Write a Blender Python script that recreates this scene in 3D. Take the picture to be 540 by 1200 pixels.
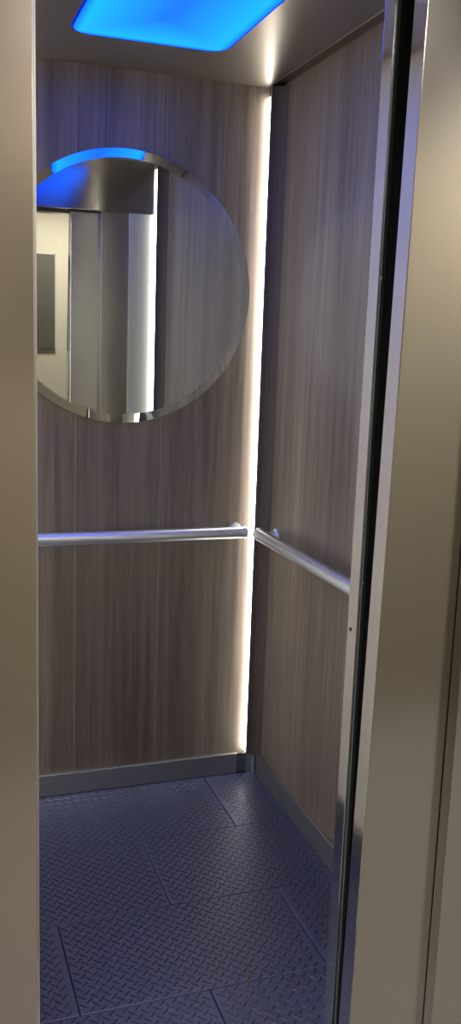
import bpy, bmesh, math, random
from mathutils import Vector, Matrix
random.seed(7)
S = bpy.context.scene
for o in list(bpy.data.objects):
    bpy.data.objects.remove(o)
COL = S.collection

# ------------------------------------------------------------------ camera
CAM_H = 1.5155
cd = bpy.data.cameras.new('camera')
cd.sensor_fit = 'VERTICAL'; cd.sensor_height = 36.0; cd.sensor_width = 16.2
cd.lens = 1087.02 / 1200 * 36.0
cd.clip_start = 0.02
cam = bpy.data.objects.new('camera', cd); COL.objects.link(cam)
right = Vector((0.94570482, -0.32329148, 0.03354104))
down = Vector((-0.02766833, -0.1828947, -0.9827431))
fwd = Vector((0.32384695, 0.92845686, -0.18190933))
m = Matrix.Identity(4)
for i in range(3):
    m[i][0] = right[i]; m[i][1] = -down[i]; m[i][2] = -fwd[i]
m[2][3] = CAM_H
cam.matrix_world = m
S.camera = cam

# ------------------------------------------------------------------ world, light, exposure
w = bpy.data.worlds.new('world'); S.world = w; w.use_nodes = True
w.node_tree.nodes['Background'].inputs[0].default_value = (1, 0.9, 0.78, 1)
w.node_tree.nodes['Background'].inputs[1].default_value = 0.0
S.view_settings.view_transform = 'Standard'
S.view_settings.look = 'None'
S.view_settings.exposure = 0.0
S.view_settings.gamma = 1.0
S.view_settings.use_curve_mapping = False
LED_STRENGTH = 20.0
PANEL_STRENGTH = 4.5

def area(name, loc, size, power, color, rot=(0, 0, 0)):
    l = bpy.data.lights.new(name, 'AREA'); l.shape = 'RECTANGLE'
    l.size, l.size_y = size; l.energy = power; l.color = color
    o = bpy.data.objects.new(name, l); COL.objects.link(o)
    o.location = loc; o.rotation_euler = rot
    return o
# the downlights of the landing (their fixtures are built below)
area('landing_lamp_light', (0.95, -0.10, 2.42), (0.34, 0.34), 21, (1.0, 0.92, 0.81))
area('corridor_lamp_light', (2.40, -0.25, 2.42), (0.34, 0.34), 23, (1.0, 0.92, 0.81))

# ------------------------------------------------------------------ helpers
def tag(o, label=None, cat=None, group=None, kind=None):
    if label: o['label'] = label
    if cat: o['category'] = cat
    if group: o['group'] = group
    if kind: o['kind'] = kind
    return o

def empty(name, loc, label=None, cat=None, group=None, kind=None):
    o = bpy.data.objects.new(name, None); COL.objects.link(o)
    o.location = loc; o.empty_display_size = 0.05
    return tag(o, label, cat, group, kind)

def mesh(name, bm, mat, parent=None, smooth=False, bevel=0.0, seg=2, origin=None):
    me = bpy.data.meshes.new(name)
    bmesh.ops.recalc_face_normals(bm, faces=bm.faces)
    if origin is None:
        if parent is not None:
            origin = parent.location if parent.parent is None else parent.location + parent.parent.location
        else:
            origin = (0, 0, 0)
    org = Vector(origin)
    if parent is None and origin == (0, 0, 0):
        vs = [v.co for v in bm.verts]
        lo = Vector([min(v[i] for v in vs) for i in range(3)]); hi = Vector([max(v[i] for v in vs) for i in range(3)])
        org = Vector(((lo.x + hi.x) / 2, (lo.y + hi.y) / 2, lo.z))
    for v in bm.verts: v.co -= org
    bm.to_mesh(me); bm.free()
    for p in me.polygons: p.use_smooth = smooth
    me.materials.append(mat)
    o = bpy.data.objects.new(name, me); COL.objects.link(o)
    if parent is None:
        o.location = org
    else:
        o.parent = parent
    if bevel > 0:
        b = o.modifiers.new('bevel', 'BEVEL'); b.width = bevel; b.segments = seg; b.limit_method = 'ANGLE'
        b.angle_limit = math.radians(40)
    return o

def box(bm, x0, x1, y0, y1, z0, z1):
    vs = [bm.verts.new((x, y, z)) for x in (x0, x1) for y in (y0, y1) for z in (z0, z1)]
    for f in ((0, 1, 3, 2), (4, 6, 7, 5), (0, 4, 5, 1), (2, 3, 7, 6), (0, 2, 6, 4), (1, 5, 7, 3)):
        bm.faces.new([vs[i] for i in f])

def boxo(name, b, mat, parent=None, bevel=0.0, **k):
    bm = bmesh.new(); box(bm, *b)
    return mesh(name, bm, mat, parent, bevel=bevel, **k)

def prism(bm, pts, z0, z1):
    a = [bm.verts.new((x, y, z0)) for x, y in pts]; b = [bm.verts.new((x, y, z1)) for x, y in pts]
    n = len(pts)
    for i in range(n):
        bm.faces.new((a[i], a[(i + 1) % n], b[(i + 1) % n], b[i]))
    bm.faces.new(a[::-1]); bm.faces.new(b)

def lathe(bm, prof, axis_o, axis_d, n=32):
    """revolve [(radius, distance along axis)] about an axis; closed at radius 0 ends"""
    d = Vector(axis_d).normalized(); o = Vector(axis_o)
    u = d.orthogonal().normalized(); v = d.cross(u)
    rings = []
    for r, t in prof:
        if r < 1e-6: rings.append([bm.verts.new(o + d * t)])
        else: rings.append([bm.verts.new(o + d * t + (u * math.cos(a) + v * math.sin(a)) * r) for a in [2 * math.pi * i / n for i in range(n)]])
    for A, B in zip(rings, rings[1:]):
        for i in range(n):
            j = (i + 1) % n
            if len(A) == 1 and len(B) == 1: continue
            if len(A) == 1: bm.faces.new((A[0], B[j], B[i]))
            elif len(B) == 1: bm.faces.new((A[i], A[j], B[0]))
            else: bm.faces.new((A[i], A[j], B[j], B[i]))
    return rings

# ------------------------------------------------------------------ materials
def new_mat(name):
    m = bpy.data.materials.new(name); m.use_nodes = True
    nt = m.node_tree
    return m, nt, nt.nodes, nt.links, nt.nodes['Principled BSDF']

def noise(N, L, vec, scale, detail=4, rough=0.6):
    mp = N.new('ShaderNodeMapping'); mp.inputs['Scale'].default_value = scale
    L.new(vec, mp.inputs['Vector'])
    n = N.new('ShaderNodeTexNoise'); n.inputs['Scale'].default_value = 1; n.inputs['Detail'].default_value = detail
    n.inputs['Roughness'].default_value = rough
    L.new(mp.outputs[0], n.inputs['Vector'])
    return n.outputs['Fac']

def ramp(N, L, fac, stops):
    r = N.new('ShaderNodeValToRGB')
    while len(r.color_ramp.elements) < len(stops): r.color_ramp.elements.new(0.5)
    for e, (p, c) in zip(r.color_ramp.elements, stops):
        e.position = p; e.color = (*c, 1)
    L.new(fac, r.inputs['Fac'])
    return r.outputs['Color']

def math_node(N, L, op, a, b=None, c=None):
    n = N.new('ShaderNodeMath'); n.operation = op
    for i, x in enumerate((a, b, c)):
        if x is None: continue
        if isinstance(x, (int, float)): n.inputs[i].default_value = x
        else: L.new(x, n.inputs[i])
    return n.outputs[0]

def steel(name, color, rough, aniso=0.6, stretch='X', grain=0.05, rvar=0.04):
    """brushed steel; stretch = world axis along which reflections smear"""
    m, nt, N, L, P = new_mat(name)
    geo = N.new('ShaderNodeNewGeometry')
    P.inputs['Metallic'].default_value = 1.0
    # grain runs across the smear direction
    sc = (900, 900, 6) if stretch in 'XY' else (5, 5, 900)
    fine = noise(N, L, geo.outputs['Position'], sc, 3)
    sc2 = (14, 14, 0.8) if stretch in 'XY' else (0.8, 0.8, 14)
    broad = noise(N, L, geo.outputs['Position'], sc2, 3)
    lo = tuple(c * (1 - grain * 1.6) for c in color); hi = tuple(min(1, c * (1 + grain * 1.6)) for c in color)
    L.new(ramp(N, L, fine, [(0.3, lo), (0.7, hi)]), P.inputs['Base Color'])
    r = math_node(N, L, 'MULTIPLY_ADD', broad, rvar, rough - rvar / 2)
    L.new(r, P.inputs['Roughness'])
    if aniso > 0:
        P.inputs['Anisotropic'].default_value = aniso
        t = N.new('ShaderNodeCombineXYZ')
        for i, ax in enumerate('XYZ'): t.inputs[i].default_value = 1.0 if ax == stretch else 0.02
        L.new(t.outputs[0], P.inputs['Tangent'])
    return m

def plain(name, color, rough=0.5, metal=0.0, spec=0.5, var=0.06, scale=30):
    m, nt, N, L, P = new_mat(name)
    tc = N.new('ShaderNodeTexCoord')
    n = noise(N, L, tc.outputs['Object'], (scale,) * 3, 5)
    L.new(ramp(N, L, n, [(0.25, tuple(c * (1 - var) for c in color)), (0.75, tuple(min(1, c * (1 + var)) for c in color))]), P.inputs['Base Color'])
    P.inputs['Roughness'].default_value = rough; P.inputs['Metallic'].default_value = metal
    P.inputs['Specular IOR Level'].default_value = spec
    return m

def emit(name, color, strength):
    m, nt, N, L, P = new_mat(name)
    N.remove(P); e = N.new('ShaderNodeEmission')
    e.inputs[0].default_value = (*color, 1); e.inputs[1].default_value = strength
    L.new(e.outputs[0], N['Material Output'].inputs[0])
    return m, e, N, L

def wood(name, axis, seams=None):
    """grey-brown veneer with vertical grain; axis 0 = panel runs along X, 1 = along Y; seams = (first seam, spacing)"""
    m, nt, N, L, P = new_mat(name)
    geo = N.new('ShaderNodeNewGeometry'); sep = N.new('ShaderNodeSeparateXYZ')
    L.new(geo.outputs['Position'], sep.inputs[0])
    along = sep.outputs[axis]; z = sep.outputs[2]
    off = 0.0
    if seams:
        u = math_node(N, L, 'DIVIDE', math_node(N, L, 'SUBTRACT', along, seams[0]), seams[1])
        plank = math_node(N, L, 'FLOOR', u)
        fr = math_node(N, L, 'FRACT', u)
        wn = N.new('ShaderNodeTexWhiteNoise'); wn.noise_dimensions = '1D'; L.new(plank, wn.inputs['W'])
        off = wn.outputs['Value']
    def vec(sx, sz, jitter):
        c = N.new('ShaderNodeCombineXYZ')
        L.new(math_node(N, L, 'MULTIPLY', along, sx), c.inputs[0])
        L.new(math_node(N, L, 'MULTIPLY', z, sz), c.inputs[1])
        if seams: L.new(math_node(N, L, 'MULTIPLY', off, jitter), c.inputs[2])
        else: c.inputs[2].default_value = jitter * 0.31
        return c.outputs[0]
    def nz(v, detail, rough, dist=0.0):
        n = N.new('ShaderNodeTexNoise'); n.inputs['Scale'].default_value = 1
        n.inputs['Detail'].default_value = detail; n.inputs['Roughness'].default_value = rough
        n.inputs['Distortion'].default_value = dist
        L.new(v, n.inputs['Vector']); return n.outputs['Fac']
    broad = nz(vec(9, 0.45, 13), 3, 0.5, 0.3)
    mid = nz(vec(55, 1.3, 29), 4, 0.6, 0.5)
    fine = nz(vec(300, 5.0, 41), 3, 0.6)
    pores = nz(vec(620, 22.0, 53), 2, 0.5)
    a = math_node(N, L, 'MULTIPLY_ADD', mid, 0.40, math_node(N, L, 'MULTIPLY', broad, 0.40))
    b = math_node(N, L, 'MULTIPLY_ADD', fine, 0.20, a)
    b = math_node(N, L, 'MULTIPLY_ADD', math_node(N, L, 'SUBTRACT', pores, 0.5), 0.10, b)
    col = ramp(N, L, b, [(0.32, (0.064, 0.047, 0.037)), (0.46, (0.134, 0.104, 0.083)), (0.56, (0.185, 0.147, 0.119)), (0.72, (0.285, 0.236, 0.196))])
    if seams:
        d = math_node(N, L, 'ABSOLUTE', math_node(N, L, 'SUBTRACT', fr, 0.5))
        line = math_node(N, L, 'MULTIPLY', math_node(N, L, 'GREATER_THAN', d, 0.5 - 0.0012 / seams[1]), math_node(N, L, 'LESS_THAN', along, 0.9))
        mx = N.new('ShaderNodeMixRGB'); mx.inputs[2].default_value = (0.36, 0.30, 0.25, 1)
        L.new(math_node(N, L, 'MULTIPLY', line, 0.55), mx.inputs[0]); L.new(col, mx.inputs[1]); col = mx.outputs[0]
        hv = N.new('ShaderNodeHueSaturation'); L.new(col, hv.inputs['Color'])
        L.new(math_node(N, L, 'MULTIPLY_ADD', off, 0.10, 0.95), hv.inputs['Value']); col = hv.outputs[0]
    L.new(col, P.inputs['Base Color'])
    P.inputs['Roughness'].default_value = 0.42
    bp = N.new('ShaderNodeBump'); bp.inputs['Strength'].default_value = 0.12; bp.inputs['Distance'].default_value = 0.001
    L.new(b, bp.inputs['Height']); L.new(bp.outputs[0], P.inputs['Normal'])
    return m

M = {}
M['wood_back'] = wood('walnut veneer back', 0, (0.491, 0.277))
M['wood_side'] = wood('walnut veneer side', 1)
M['wood_dark'] = plain('dark veneer edge', (0.062, 0.043, 0.037), 0.65, var=0.15, scale=60)
M['steel_door'] = steel('brushed steel door', (0.50, 0.485, 0.46), 0.18, 0.5, 'X', grain=0.01, rvar=0.02)
M['steel_frame'] = steel('brushed steel frame', (0.80, 0.73, 0.65), 0.24, 0.6, 'X', grain=0.01, rvar=0.02)
M['steel_edge'] = steel('satin steel edge', (0.90, 0.885, 0.85), 0.075, 0.0, 'Y', grain=0.01, rvar=0.0)
M['steel_header'] = steel('brushed steel header', (0.50, 0.48, 0.45), 0.15, 0.9, 'Z', grain=0.0, rvar=0.0)
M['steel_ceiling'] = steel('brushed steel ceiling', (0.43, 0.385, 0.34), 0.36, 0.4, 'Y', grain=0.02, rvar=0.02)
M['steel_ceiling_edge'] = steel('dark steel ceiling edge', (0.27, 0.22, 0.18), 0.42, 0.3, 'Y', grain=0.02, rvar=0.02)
M['steel_skirt'] = steel('brushed steel skirting', (0.43, 0.42, 0.42), 0.40, 0.3, 'Z', grain=0.02)
M['steel_skirt_dark'] = steel('dark steel corner', (0.34, 0.36, 0.40), 0.26, 0.3, 'Z', grain=0.02)
M['steel_return'] = steel('satin steel return', (0.62, 0.62, 0.61), 0.40, 0.3, 'X', grain=0.01, rvar=0.02)
M['steel_side'] = plain('pale grey laminate', (0.80, 0.755, 0.66), 0.40, var=0.02, scale=8)
M['alu'] = steel('anodised aluminium', (0.72, 0.73, 0.76), 0.40, 0.0, 'X', grain=0.02)
M['groove'] = plain('groove edge metal', (0.55, 0.50, 0.42), 0.35, 1.0)
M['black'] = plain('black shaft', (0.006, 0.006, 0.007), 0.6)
M['rubber'] = plain('grey door seal', (0.05, 0.06, 0.06), 0.6)
M['plaster'] = plain('beige plaster', (0.46, 0.425, 0.35), 0.85, var=0.03, scale=12)
M['hall_ceiling'] = plain('landing ceiling paint', (0.09, 0.078, 0.06), 0.9, var=0.03, scale=10)
M['hall_floor'] = plain('landing floor tile', (0.33, 0.33, 0.31), 0.45, var=0.1, scale=6)
M['panel_dark'] = plain('dark grey green board', (0.060, 0.060, 0.048), 0.6, var=0.15, scale=8)
M['screw'] = plain('dark screw', (0.10, 0.10, 0.09), 0.4, 1.0)

# mirror silver
m_, nt, N, L, P = new_mat('mirror silver')
P.inputs['Metallic'].default_value = 1.0; P.inputs['Roughness'].default_value = 0.0
tc = N.new('ShaderNodeTexCoord')
L.new(ramp(N, L, noise(N, L, tc.outputs['Object'], (2, 2, 2), 2), [(0.3, (0.80, 0.84, 0.82)), (0.7, (0.82, 0.86, 0.84))]), P.inputs['Base Color'])
M['mirror'] = m_
# floor
m_, nt, N, L, P = new_mat('dark checker plate')
geo = N.new('ShaderNodeNewGeometry')
f1 = noise(N, L, geo.outputs['Position'], (40, 40, 40), 5)
L.new(ramp(N, L, f1, [(0.3, (0.055, 0.062, 0.128)), (0.7, (0.076, 0.085, 0.172))]), P.inputs['Base Color'])
L.new(math_node(N, L, 'MULTIPLY_ADD', f1, 0.15, 0.36), P.inputs['Roughness'])
P.inputs['Metallic'].default_value = 0.25
M['floor'] = m_
M['floor_bar'] = plain('dark glossy tread bars', (0.016, 0.017, 0.028), 0.34, 0.0, 0.5, var=0.1, scale=50)
# lights
M['led'], _, _, _ = emit('warm white led diffuser', (1.0, 0.97, 0.85), LED_STRENGTH)
M['led_left'], _, _, _ = emit('cool white led diffuser', (0.95, 0.98, 0.95), LED_STRENGTH * 2.0)
m_, e, N, L = emit('blue edge lit panel', (0.01, 0.27, 1.0), PANEL_STRENGTH)
# edge-lit acrylic: a little greener towards its rim
tc = N.new('ShaderNodeTexCoord'); sp = N.new('ShaderNodeSeparateXYZ'); L.new(tc.outputs['Object'], sp.inputs[0])
dx = math_node(N, L, 'SUBTRACT', 0.213, math_node(N, L, 'ABSOLUTE', sp.outputs[0]))
dy = math_node(N, L, 'SUBTRACT', 0.443, math_node(N, L, 'ABSOLUTE', sp.outputs[1]))
dd = math_node(N, L, 'MINIMUM', dx, dy)
L.new(ramp(N, L, math_node(N, L, 'MULTIPLY', dd, 5.0), [(0.0, (0.002, 0.045, 1.0)), (0.12, (0.004, 0.122, 1.0)), (0.45, (0.004, 0.092, 1.0)), (1.0, (0.004, 0.050, 1.0))]), e.inputs[0])
M['panel'] = m_
M['panel_rim'], _, _, _ = emit('deep blue panel rim', (0.0, 0.02, 0.75), 1.0)
M['hall_lamp'], _, _, _ = emit('warm landing downlight', (1.0, 0.82, 0.60), 9.0)

# ------------------------------------------------------------------ car shell
XR, XL, XP, XQ = 1.14, 0.132, 1.093, 0.179       # right / left wall faces, inner faces of the corner light posts
YB, YF, H = 2.91, 1.456, 2.30                    # back wall, front return (inner face), ceiling
struct = dict(kind='structure')

o = boxo('wall_back', (XL - .03, XR + .03, YB, YB + .03, 0, H + .03), M['wood_back'])
tag(o, 'walnut veneer back wall of the lift car carrying the round mirror', 'wall', kind='structure')
o = boxo('wall_right', (XR, XR + .03, YF - .01, YB, 0, H + .03), M['wood_side'])
tag(o, 'walnut veneer right side wall of the lift car', 'wall', kind='structure')
o = boxo('wall_left', (XL - .03, XL, YF - .01, YB, 0, H + .03), M['steel_side'])
tag(o, 'pale grey left side wall of the lift car', 'wall', kind='structure')

# floor: one ribbed plate, laid in staggered tiles with fine joints
bm = bmesh.new()
TW, TD, J = 0.615, 0.3475, 0.0016
rows = [(2.55 - TD * k, (0.325 if k % 2 == 0 else 0.0175)) for k in range(-1, 4)]
rows = []
y = 2.5475 + TD; k = 0
while y > YF - 0.02:
    rows.append((y, y - TD, 0.3275 if k % 2 == 0 else 0.635)); y -= TD; k += 1
pitch = 0.0208
for (y1, y0, xs) in rows:
    y1c, y0c = min(y1, YB) - J, max(y0, YF - 0.02) + J
    x = xs - TW * 2
    while x < XR:
        a, b = max(x + J, XL), min(x + TW - J, XR)
        if b - a > 0.01:
            # tile slab, soft top edge
            z0, z1, c = -0.012, 0.0, 0.0012
            lo = [bm.verts.new(p) for p in ((a, y0c, z0), (b, y0c, z0), (b, y1c, z0), (a, y1c, z0))]
            mi = [bm.verts.new(p) for p in ((a, y0c, -c), (b, y0c, -c), (b, y1c, -c), (a, y1c, -c))]
            up = [bm.verts.new(p) for p in ((a + c, y0c + c, z1), (b - c, y0c + c, z1), (b - c, y1c - c, z1), (a + c, y1c - c, z1))]
            for A, B in ((lo, mi), (mi, up)):
                for i in range(4): bm.faces.new((A[i], A[(i + 1) % 4], B[(i + 1) % 4], B[i]))
            bm.faces.new(up); bm.faces.new(lo[::-1])
            # raised bars of the tread pattern
            n = int(max(b - a, y1c - y0c) / pitch) + 2
            for i in range(-n, n + 1):
                for j in range(-n, n + 1):
                    cx = (a + b) / 2 + (i - j) * pitch * .70711; cy = (y0c + y1c) / 2 + (i + j) * pitch * .70711
                    if not (a + .010 < cx < b - .010 and y0c + .010 < cy < y1c - .010): continue
                    ang = math.radians(45 if (i + j) % 2 else -45)
                    ca, sa = math.cos(ang), math.sin(ang)
                    hl, hw, tl, tw_, hh = 0.0128, 0.0029, 0.0110, 0.0015, 0.0014
                    def P3(u, v, z): return bm.verts.new((cx + u * ca - v * sa, cy + u * sa + v * ca, z))
                    base = [P3(-hl, 0, 0), P3(-hl * .6, -hw, 0), P3(hl * .6, -hw, 0), P3(hl, 0, 0), P3(hl * .6, hw, 0), P3(-hl * .6, hw, 0)]
                    top = [P3(-tl, 0, hh), P3(-tl * .6, -tw_, hh), P3(tl * .6, -tw_, hh), P3(tl, 0, hh), P3(tl * .6, tw_, hh), P3(-tl * .6, tw_, hh)]
                    fs = [bm.faces.new((base[q], base[(q + 1) % 6], top[(q + 1) % 6], top[q])) for q in range(6)] + [bm.faces.new(top)]
                    for q in fs: q.material_index = 1
        x += TW
box(bm, XL, XR, YF - 0.02, YB, -0.03, -0.0121)
o = mesh('floor', bm, M['floor']); o.data.materials.append(M['floor_bar'])
tag(o, 'dark ribbed checker plate floor of the lift car', 'floor', kind='structure')

# ceiling: centre plate and two side strips split by a fine joint
bm = bmesh.new()
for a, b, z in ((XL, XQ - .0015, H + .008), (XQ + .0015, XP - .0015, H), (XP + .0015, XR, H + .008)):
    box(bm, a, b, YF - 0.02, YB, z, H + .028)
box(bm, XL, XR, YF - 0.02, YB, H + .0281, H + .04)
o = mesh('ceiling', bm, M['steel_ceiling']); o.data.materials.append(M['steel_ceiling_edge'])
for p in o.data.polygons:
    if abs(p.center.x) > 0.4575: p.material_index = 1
tag(o, 'dark brushed steel ceiling of the lift car around the blue light', 'ceiling', kind='structure')
o = boxo('trim_1', (XP - .0016, XP + .0016, YF, YB - .002, H - .0012, H + .006), M['groove'])
tag(o, 'thin bright joint strip in the ceiling along the right wall', 'trim', kind='structure')
o = boxo('trim_2', (XQ - .0016, XQ + .0016, YF, YB - .002, H - .0012, H + .006), M['groove'])
tag(o, 'thin bright joint strip in the ceiling along the left wall', 'trim', kind='structure')

# ------------------------------------------------------------------ front of the car: returns, header, sill
bm = bmesh.new()
box(bm, 0.975, XR, YF - .012, YF, 0, 2.07)
box(bm, XL, 0.185, YF - .012, YF, 0, 2.07)
o = mesh('wall_front', bm, M['steel_return'], bevel=0.002)
tag(o, 'brushed steel front return panels of the lift car seen in the mirror', 'wall', kind='structure')
o = boxo('trim_3', (XL, XR, YF - .014, YF + .004, 2.07, H + .03), M['steel_header'], bevel=0.002)
tag(o, 'brushed steel header above the lift doors seen in the mirror', 'door header', kind='structure')
bm = bmesh.new()
for k in range(4): box(bm, 0.10, 1.30, 1.362 + .021 * k, 1.379 + .021 * k, -.02, 0.0)
box(bm, 0.10, 1.30, 1.362, 1.442, -.03, -.012)
o = mesh('trim_4', bm, M['alu']); tag(o, 'grooved aluminium sill of the lift car', 'door sill', kind='structure')
bm = bmesh.new()
for k in range(4): box(bm, 0.10, 1.30, 1.255 + .021 * k, 1.272 + .021 * k, -.02, 0.0)
box(bm, 0.10, 1.30, 1.19, 1.335, -.03, -.012); box(bm, 0.149, 0.975, 1.19, 1.251, -.02, 0)
o = mesh('trim_5', bm, M['alu']); tag(o, 'grooved aluminium landing sill', 'door sill', kind='structure')

# shaft darkness behind the door gap
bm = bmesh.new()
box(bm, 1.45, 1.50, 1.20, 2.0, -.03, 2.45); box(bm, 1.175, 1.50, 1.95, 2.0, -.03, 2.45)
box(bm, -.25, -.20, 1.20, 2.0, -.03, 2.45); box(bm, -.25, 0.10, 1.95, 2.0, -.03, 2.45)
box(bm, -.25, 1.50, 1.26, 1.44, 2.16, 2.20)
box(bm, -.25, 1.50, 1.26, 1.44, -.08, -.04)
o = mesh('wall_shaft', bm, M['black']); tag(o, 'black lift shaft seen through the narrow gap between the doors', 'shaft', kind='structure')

# ------------------------------------------------------------------ sliding doors
def door(name, x0, x1, y0, y1, z1, lean, label, nose='alu'):
    bm = bmesh.new(); zz = (0.008, z1)
    pts = [(x0, y0), (x1, y0), (x1, y1), (x0, y1)]
    vs = []
    for z in zz:
        for x, y in pts: vs.append(bm.verts.new((x + lean * (z - 1.1), y, z)))
    for f in ((0, 1, 2, 3), (7, 6, 5, 4), (0, 4, 5, 1), (1, 5, 6, 2), (2, 6, 7, 3), (3, 7, 4, 0)):
        bm.faces.new([vs[i] for i in f])
    o = mesh(name, bm, M['steel_door'], bevel=0.0018, seg=3)
    # the folded leading edge has its own satin finish
    o.data.materials.append(M['steel_edge'])
    for p in o.data.polygons:
        if p.normal.x < -0.9: p.material_index = 1
    return tag(o, label, 'door', kind='structure')

LX = 0.712
d1 = door('door_1', LX, 1.14, 1.286, 1.326, 2.15, 0.0122, 'brushed steel landing door panel nearest the dark gap on the right')
d2 = door('door_2', 0.852, 1.30, 1.2585, 1.2845, 2.15, 0.0, 'second landing door panel overlapping the first at the lower right edge')
d3 = door('door_3', LX, 1.14, 1.367, 1.402, 2.12, 0.0024, 'leading lift car door panel with pale edge left of the dark gap')
d4 = door('door_4', 0.846, 1.30, 1.4055, 1.4405, 2.12, 0.0, 'second lift car door panel seen in the mirror beside the front return')

def child_box(parent, name, b, mat, bevel=0.0):
    bm = bmesh.new(); box(bm, *b)
    return mesh(name, bm, mat, parent, bevel=bevel)
child_box(d3, 'door_seal', (LX + .004, LX + .010, 1.3625, 1.3668, 0.02, 2.10), M['rubber'])
for z, lx in ((1.03, 0.7115),):
    bm = bmesh.new(); lathe(bm, [(0, -.0012), (.0032, -.0008), (.0036, .001), (0, .001)], (lx, 1.389, z), (-1, 0, 0), 12)
    mesh('screw', bm, M['screw'], d3, smooth=True)
for z in (1.12, 1.62, 0.48):
    bm = bmesh.new(); lathe(bm, [(0, .003), (.003, .002), (.004, 0), (0, 0)], (LX + .006, 1.3625, z), (-.4, -1, 0), 12)
    mesh('bolt', bm, M['screw'], d3, smooth=True)

# landing frame
bm = bmesh.new()
box(bm, 0.005, 0.1495, 1.20, 1.256, 0, 2.165)
box(bm, 0.100, 0.1495, 1.256, 1.345, 0, 2.165)
o = mesh('trim_6', bm, M['steel_frame'], bevel=0.0003)
tag(o, 'warm brushed steel door jamb down the left edge of the view', 'door frame', kind='structure')
o = boxo('trim_7', (0.975, 1.11, 1.20, 1.2565, 0, 2.165), M['steel_frame'], bevel=0.002)
tag(o, 'brushed steel right door jamb of the landing', 'door frame', kind='structure')
o = boxo('trim_8', (0.1496, 0.9749, 1.20, 1.2565, 2.072, 2.165), M['steel_frame'], bevel=0.002)
tag(o, 'brushed steel head of the landing door frame', 'door frame', kind='structure')

# ------------------------------------------------------------------ skirting
o = boxo('baseboard_back', (XQ + .01, 1.066, YB - .016, YB, 0, .0755), M['steel_skirt'], bevel=0.002)
tag(o, 'grey steel skirting along the back wall', 'skirting', kind='structure')
o = boxo('baseboard_right', (XR - .013, XR, YF + .03, 2.868, 0, .0765), M['steel_skirt'], bevel=0.002)
tag(o, 'grey steel skirting along the right wall', 'skirting', kind='structure')
o = boxo('baseboard_left', (XL, XL + .013, YF + .03, 2.868, 0, .0765), M['steel_skirt'], bevel=0.002)
tag(o, 'grey steel skirting along the left wall', 'skirting', kind='structure')
bm = bmesh.new()                                   # curved cove piece round the corner
arc = []; c0 = (1.079, 2.862); ra, rb = 0.045, 0.035
for i in range(13):
    t = math.radians(90 - 90 * i / 12)
    arc.append((c0[0] + ra * math.cos(t), c0[1] + rb * math.sin(t)))
pts = [(1.0665, 2.897)] + arc + [(1.1265, 2.862)] + [(c0[0] + (ra + .003) * math.cos(math.radians(90 * i / 12)), c0[1] + (rb + .003) * math.sin(math.radians(90 * i / 12))) for i in range(13)] + [(1.0665, 2.900)]
prism(bm, pts, 0, .073)
o = mesh('trim_9', bm, M['steel_skirt_dark'], smooth=False)
tag(o, 'dark curved skirting piece in the back right corner of the floor', 'skirting corner', kind='structure')

# ------------------------------------------------------------------ corner lights
def corner_light(xin, xwall, yin, ywall, label, led='led'):
    """vertical post in a corner; its lit slot faces across the wall"""
    r = empty('corner_light', ((xin + xwall) / 2, (yin + ywall) / 2, 0.08), label, 'light strip', 'light strips in the car corners')
    s = 1 if ywall > yin else -1
    d = 1 if xwall > xin else -1
    z0, z1 = 0.078, H - .002
    # dark face of the post with a rounded shoulder towards the side wall
    pts = [(xin, yin), (xin + d * .004, yin - s * .0015), (xin + d * .016, yin - s * .004), (xin + d * .030, yin - s * .011), (xwall, yin - s * .026),
           (xwall, yin + s * .004), (xin + d * .0, yin + s * .003)]
    if abs(ywall - yin) < .001: pass
    bm = bmesh.new(); prism(bm, pts, z0, z1); mesh('housing', bm, M['wood_dark'], r)
    bm = bmesh.new(); xa, xb = sorted((xin - d * .0012, xin + d * .0015)); ya, yb = sorted((yin - s * .0004, yin + s * .0034)); box(bm, xa, xb, ya, yb, z0, z1)
    mesh('edge_profile', bm, M['alu'], r)
    bm = bmesh.new(); ya, yb = sorted((yin + s * .0035, ywall - s * .0008))
    xa, xb = sorted((xin + d * .001, xin + d * .005)); box(bm, xa, xb, ya, yb, z0 + .001, z1 - .030)
    mesh('diffuser', bm, M[led], r)
    bm = bmesh.new(); xa, xb = sorted((xin + d * .0055, xwall)); box(bm, xa, xb, ya, yb, z0, z1)
    mesh('backing', bm, M['rubber'], r)
    return r
corner_light(XP, XR, YB - .031, YB, 'bright white light strip in the back right corner of the car')
corner_light(XP, XR, YF + .031, YF, 'light strip in the front right corner seen in the round mirror')
corner_light(XQ, XL, YB - .031, YB, 'light strip in the back left corner hidden behind the jamb', 'led_left')
corner_light(XQ, XL, YF + .031, YF, 'light strip in the front left corner hidden behind the jamb', 'led_left')

# ------------------------------------------------------------------ ceiling light
def rrect(hx, hy, r, n=10):
    out = []
    for sx, sy, a0 in ((1, 1, 0), (-1, 1, 90), (-1, -1, 180), (1, -1, 270)):
        for i in range(n + 1):
            a = math.radians(a0 + 90 * i / n)
            out.append((sx * (hx - r) + r * math.cos(a), sy * (hy - r) + r * math.sin(a)))
    return out
cl = empty('ceiling_light', (0.636, 2.18, H - .004), 'glowing blue rounded rectangular light panel in the ceiling', 'ceiling light')
bm = bmesh.new(); prism(bm, [(0.636 + x, 2.18 + y) for x, y in rrect(.2115, .4415, .055)], H - .0040, H - .0002)
o = mesh('diffuser', bm, M['panel'], cl)
bm = bmesh.new()
A = rrect(.2155, .4455, .058); B = rrect(.2117, .4417, .0552)
for (z, flip) in ((H - .0034, 0), (H - .0004, 1)):
    a = [bm.verts.new((0.636 + x, 2.18 + y, z)) for x, y in A]; b = [bm.verts.new((0.636 + x, 2.18 + y, z)) for x, y in B]
    for i in range(len(A)): bm.faces.new((a[i], a[(i + 1) % len(A)], b[(i + 1) % len(A)], b[i]))
    if not flip: a0 = a; b0 = b
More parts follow.
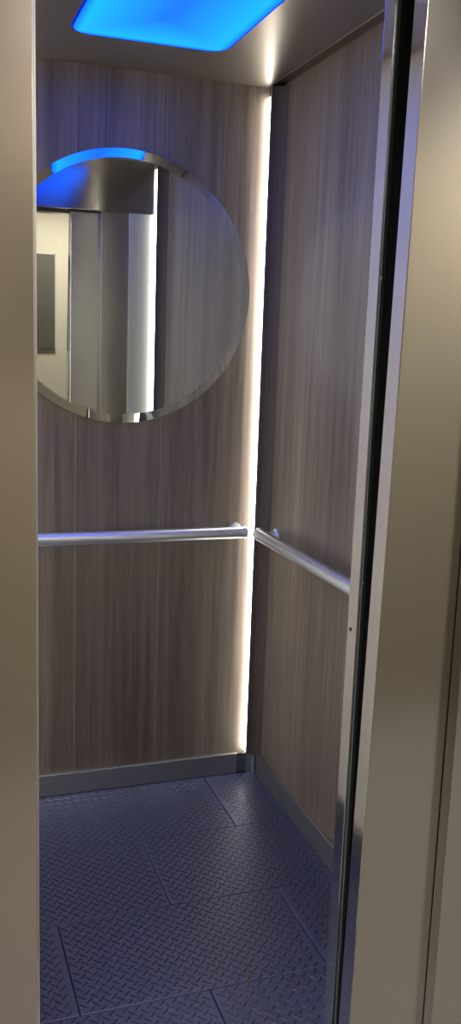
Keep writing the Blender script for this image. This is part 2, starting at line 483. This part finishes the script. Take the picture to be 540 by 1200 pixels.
for i in range(len(A)):
    j = (i + 1) % len(A)
    bm.faces.new((a0[i], a0[j], a[j], a[i])); bm.faces.new((b0[i], b0[j], b[j], b[i]))
o = mesh('rim', bm, M['panel_rim'], cl); o['label'] = 'deep blue outer rim'

# ------------------------------------------------------------------ mirror
mc = Vector((0.636, 0, 1.660)); R0, RB = 0.413, 0.027
mr = empty('mirror', (mc.x, YB - .010, mc.z - R0), 'large round frameless mirror with a slanted glass rim on the walnut back wall', 'mirror')
yg = YB - .0185
bm = bmesh.new()
lathe(bm, [(0, 0), (R0 - RB, 0)], (mc.x, yg, mc.z), (0, 1, 0), 128)
lathe(bm, [(R0 - RB, .0022), (R0 - RB, .0175), (0, .0175)], (mc.x, yg, mc.z), (0, 1, 0), 128)
mesh('glass', bm, M['mirror'], mr)
bm = bmesh.new()
lathe(bm, [(R0 - RB, 0), (R0, .0034), (R0, .0070), (R0 - RB, .0070)], (mc.x, yg, mc.z), (0, 1, 0), 128)
o = mesh('slanted_rim', bm, M['mirror'], mr); o['label'] = 'slanted outer ring of the mirror glass'

# ------------------------------------------------------------------ handrails
RZ, RR, RO = 0.886, 0.0205, 0.056
def handrail(p0, p1, wall_dir, posts, label):
    p0, p1, wd = Vector(p0), Vector(p1), Vector(wall_dir)
    d = (p1 - p0).normalized(); ln = (p1 - p0).length
    r = empty('handrail', tuple((p0 + p1) / 2 + wd * RO), label, 'handrail', 'handrails of the lift car')
    bm = bmesh.new(); lathe(bm, [(0, .010), (RR, .010), (RR, ln - .010), (0, ln - .010)], p0, d, 40)
    mesh('rail', bm, M['alu'], r, smooth=True).modifiers.new('edge', 'EDGE_SPLIT')
    for q, dd in ((p0, d), (p1, -d)):
        bm = bmesh.new()
        prof = [(0, 0), (RR * .55, .0006), (RR * .85, .0022), (RR * 1.02, .0055), (RR * 1.05, .010), (RR * 1.05, .016), (RR * 1.005, .017)]
        lathe(bm, prof, q, dd, 40)
        mesh('end_cap', bm, M['alu'], r, smooth=True)
    for t in posts:
        c = p0 + d * t
        bm = bmesh.new()
        lathe(bm, [(.0115, RR * .4), (.0115, RR + .004), (.0125, RO - .010), (.0155, RO - .006)], c, wd, 24)
        pb = mesh('bracket', bm, M['alu'], r, smooth=True)
        bm = bmesh.new()
        lathe(bm, [(0, RO - .0095), (.0155, RO - .0095), (.0215, RO - .008), (.0235, RO - .003), (.0235, RO - .0003), (0, RO - .0003)], c, wd, 32)
        o = mesh('wall_rosette', bm, M['alu'], pb, smooth=True, origin=r.location)
        o.modifiers.new('edge', 'EDGE_SPLIT')
handrail((0.215, YB - RO, RZ), (1.055, YB - RO, RZ), (0, 1, 0), (.024, .816), 'brushed aluminium handrail on the back wall under the mirror')
handrail((XR - RO, 1.56, RZ), (XR - RO, 2.822, RZ), (1, 0, 0), (.03, 1.232), 'brushed aluminium handrail on the right side wall')

# ------------------------------------------------------------------ landing behind the camera
HY = -0.70
o = boxo('wall_hall', (-1.6, 4.2, HY - .05, HY, 0, 2.45), M['plaster']); tag(o, 'beige landing wall reflected in the mirror', 'wall', kind='structure')
bm = bmesh.new()
box(bm, -1.6, 0.004, 1.215, 1.2555, 0, 2.45); box(bm, 1.111, 4.2, 1.215, 1.2555, 0, 2.45); box(bm, 0.004, 1.111, 1.215, 1.2555, 2.166, 2.45)
o = mesh('wall_landing', bm, M['plaster']); tag(o, 'beige landing wall around the steel door frame', 'wall', kind='structure')
bm = bmesh.new(); box(bm, -1.65, -1.6, HY, 1.2555, 0, 2.45); box(bm, 4.2, 4.25, HY, 1.2555, 0, 2.45)
o = mesh('wall_hall_end', bm, M['plaster']); tag(o, 'beige end walls of the landing', 'wall', kind='structure')
o = boxo('floor_landing', (-1.6, 4.2, HY, 1.19, -.03, 0), M['hall_floor']); tag(o, 'grey tiled landing floor', 'floor', kind='structure')
o = boxo('ceiling_landing', (-1.65, 4.25, HY - .05, 1.2555, 2.4501, 2.50), M['hall_ceiling']); tag(o, 'landing ceiling', 'ceiling', kind='structure')
# dark board on the landing wall: reflected at the left of the mirror
hb = empty('wall_board', (0.66, HY, 1.41), 'dark grey rectangular board on the beige landing wall, seen in the mirror', 'board')
k = (2 * (YB - .0185) - HY) 
bx1, bz0, bz1 = 0.146 * k * 1.0, CAM_H + (1.4034 - CAM_H) * k / 7.2, CAM_H + (2.098 - CAM_H) * k / 7.2
child_box(hb, 'board', (bx1 - .60, bx1, HY + .0005, HY + .022, bz0, bz1), M['panel_dark'], .002)
bm = bmesh.new()
for b in ((bx1 - .61, bx1 - .6005), (bx1 + .0005, bx1 + .010)): box(bm, b[0], b[1], HY + .0005, HY + .018, bz0 - .01, bz1 + .01)
mesh('frame_edge', bm, M['hall_floor'], hb)
for i, (x, y) in enumerate(((0.95, -0.10), (2.40, -0.25))):
    r = empty('landing_lamp', (x, y, 2.43), ('square downlight in the landing ceiling in front of the lift', 'square downlight farther along the landing ceiling')[i], 'ceiling lamp', 'downlights of the landing')
    child_box(r, 'lamp_glass', (x - .16, x + .16, y - .16, y + .16, 2.428, 2.449), M['hall_lamp'], .004)
    bm = bmesh.new()
    for b in ((x - .18, x - .161, y - .18, y + .18), (x + .161, x + .18, y - .18, y + .18), (x - .161, x + .161, y - .18, y - .161), (x - .161, x + .161, y + .161, y + .18)): box(bm, *b, 2.425, 2.4495)
    mesh('lamp_frame', bm, M['alu'], r)
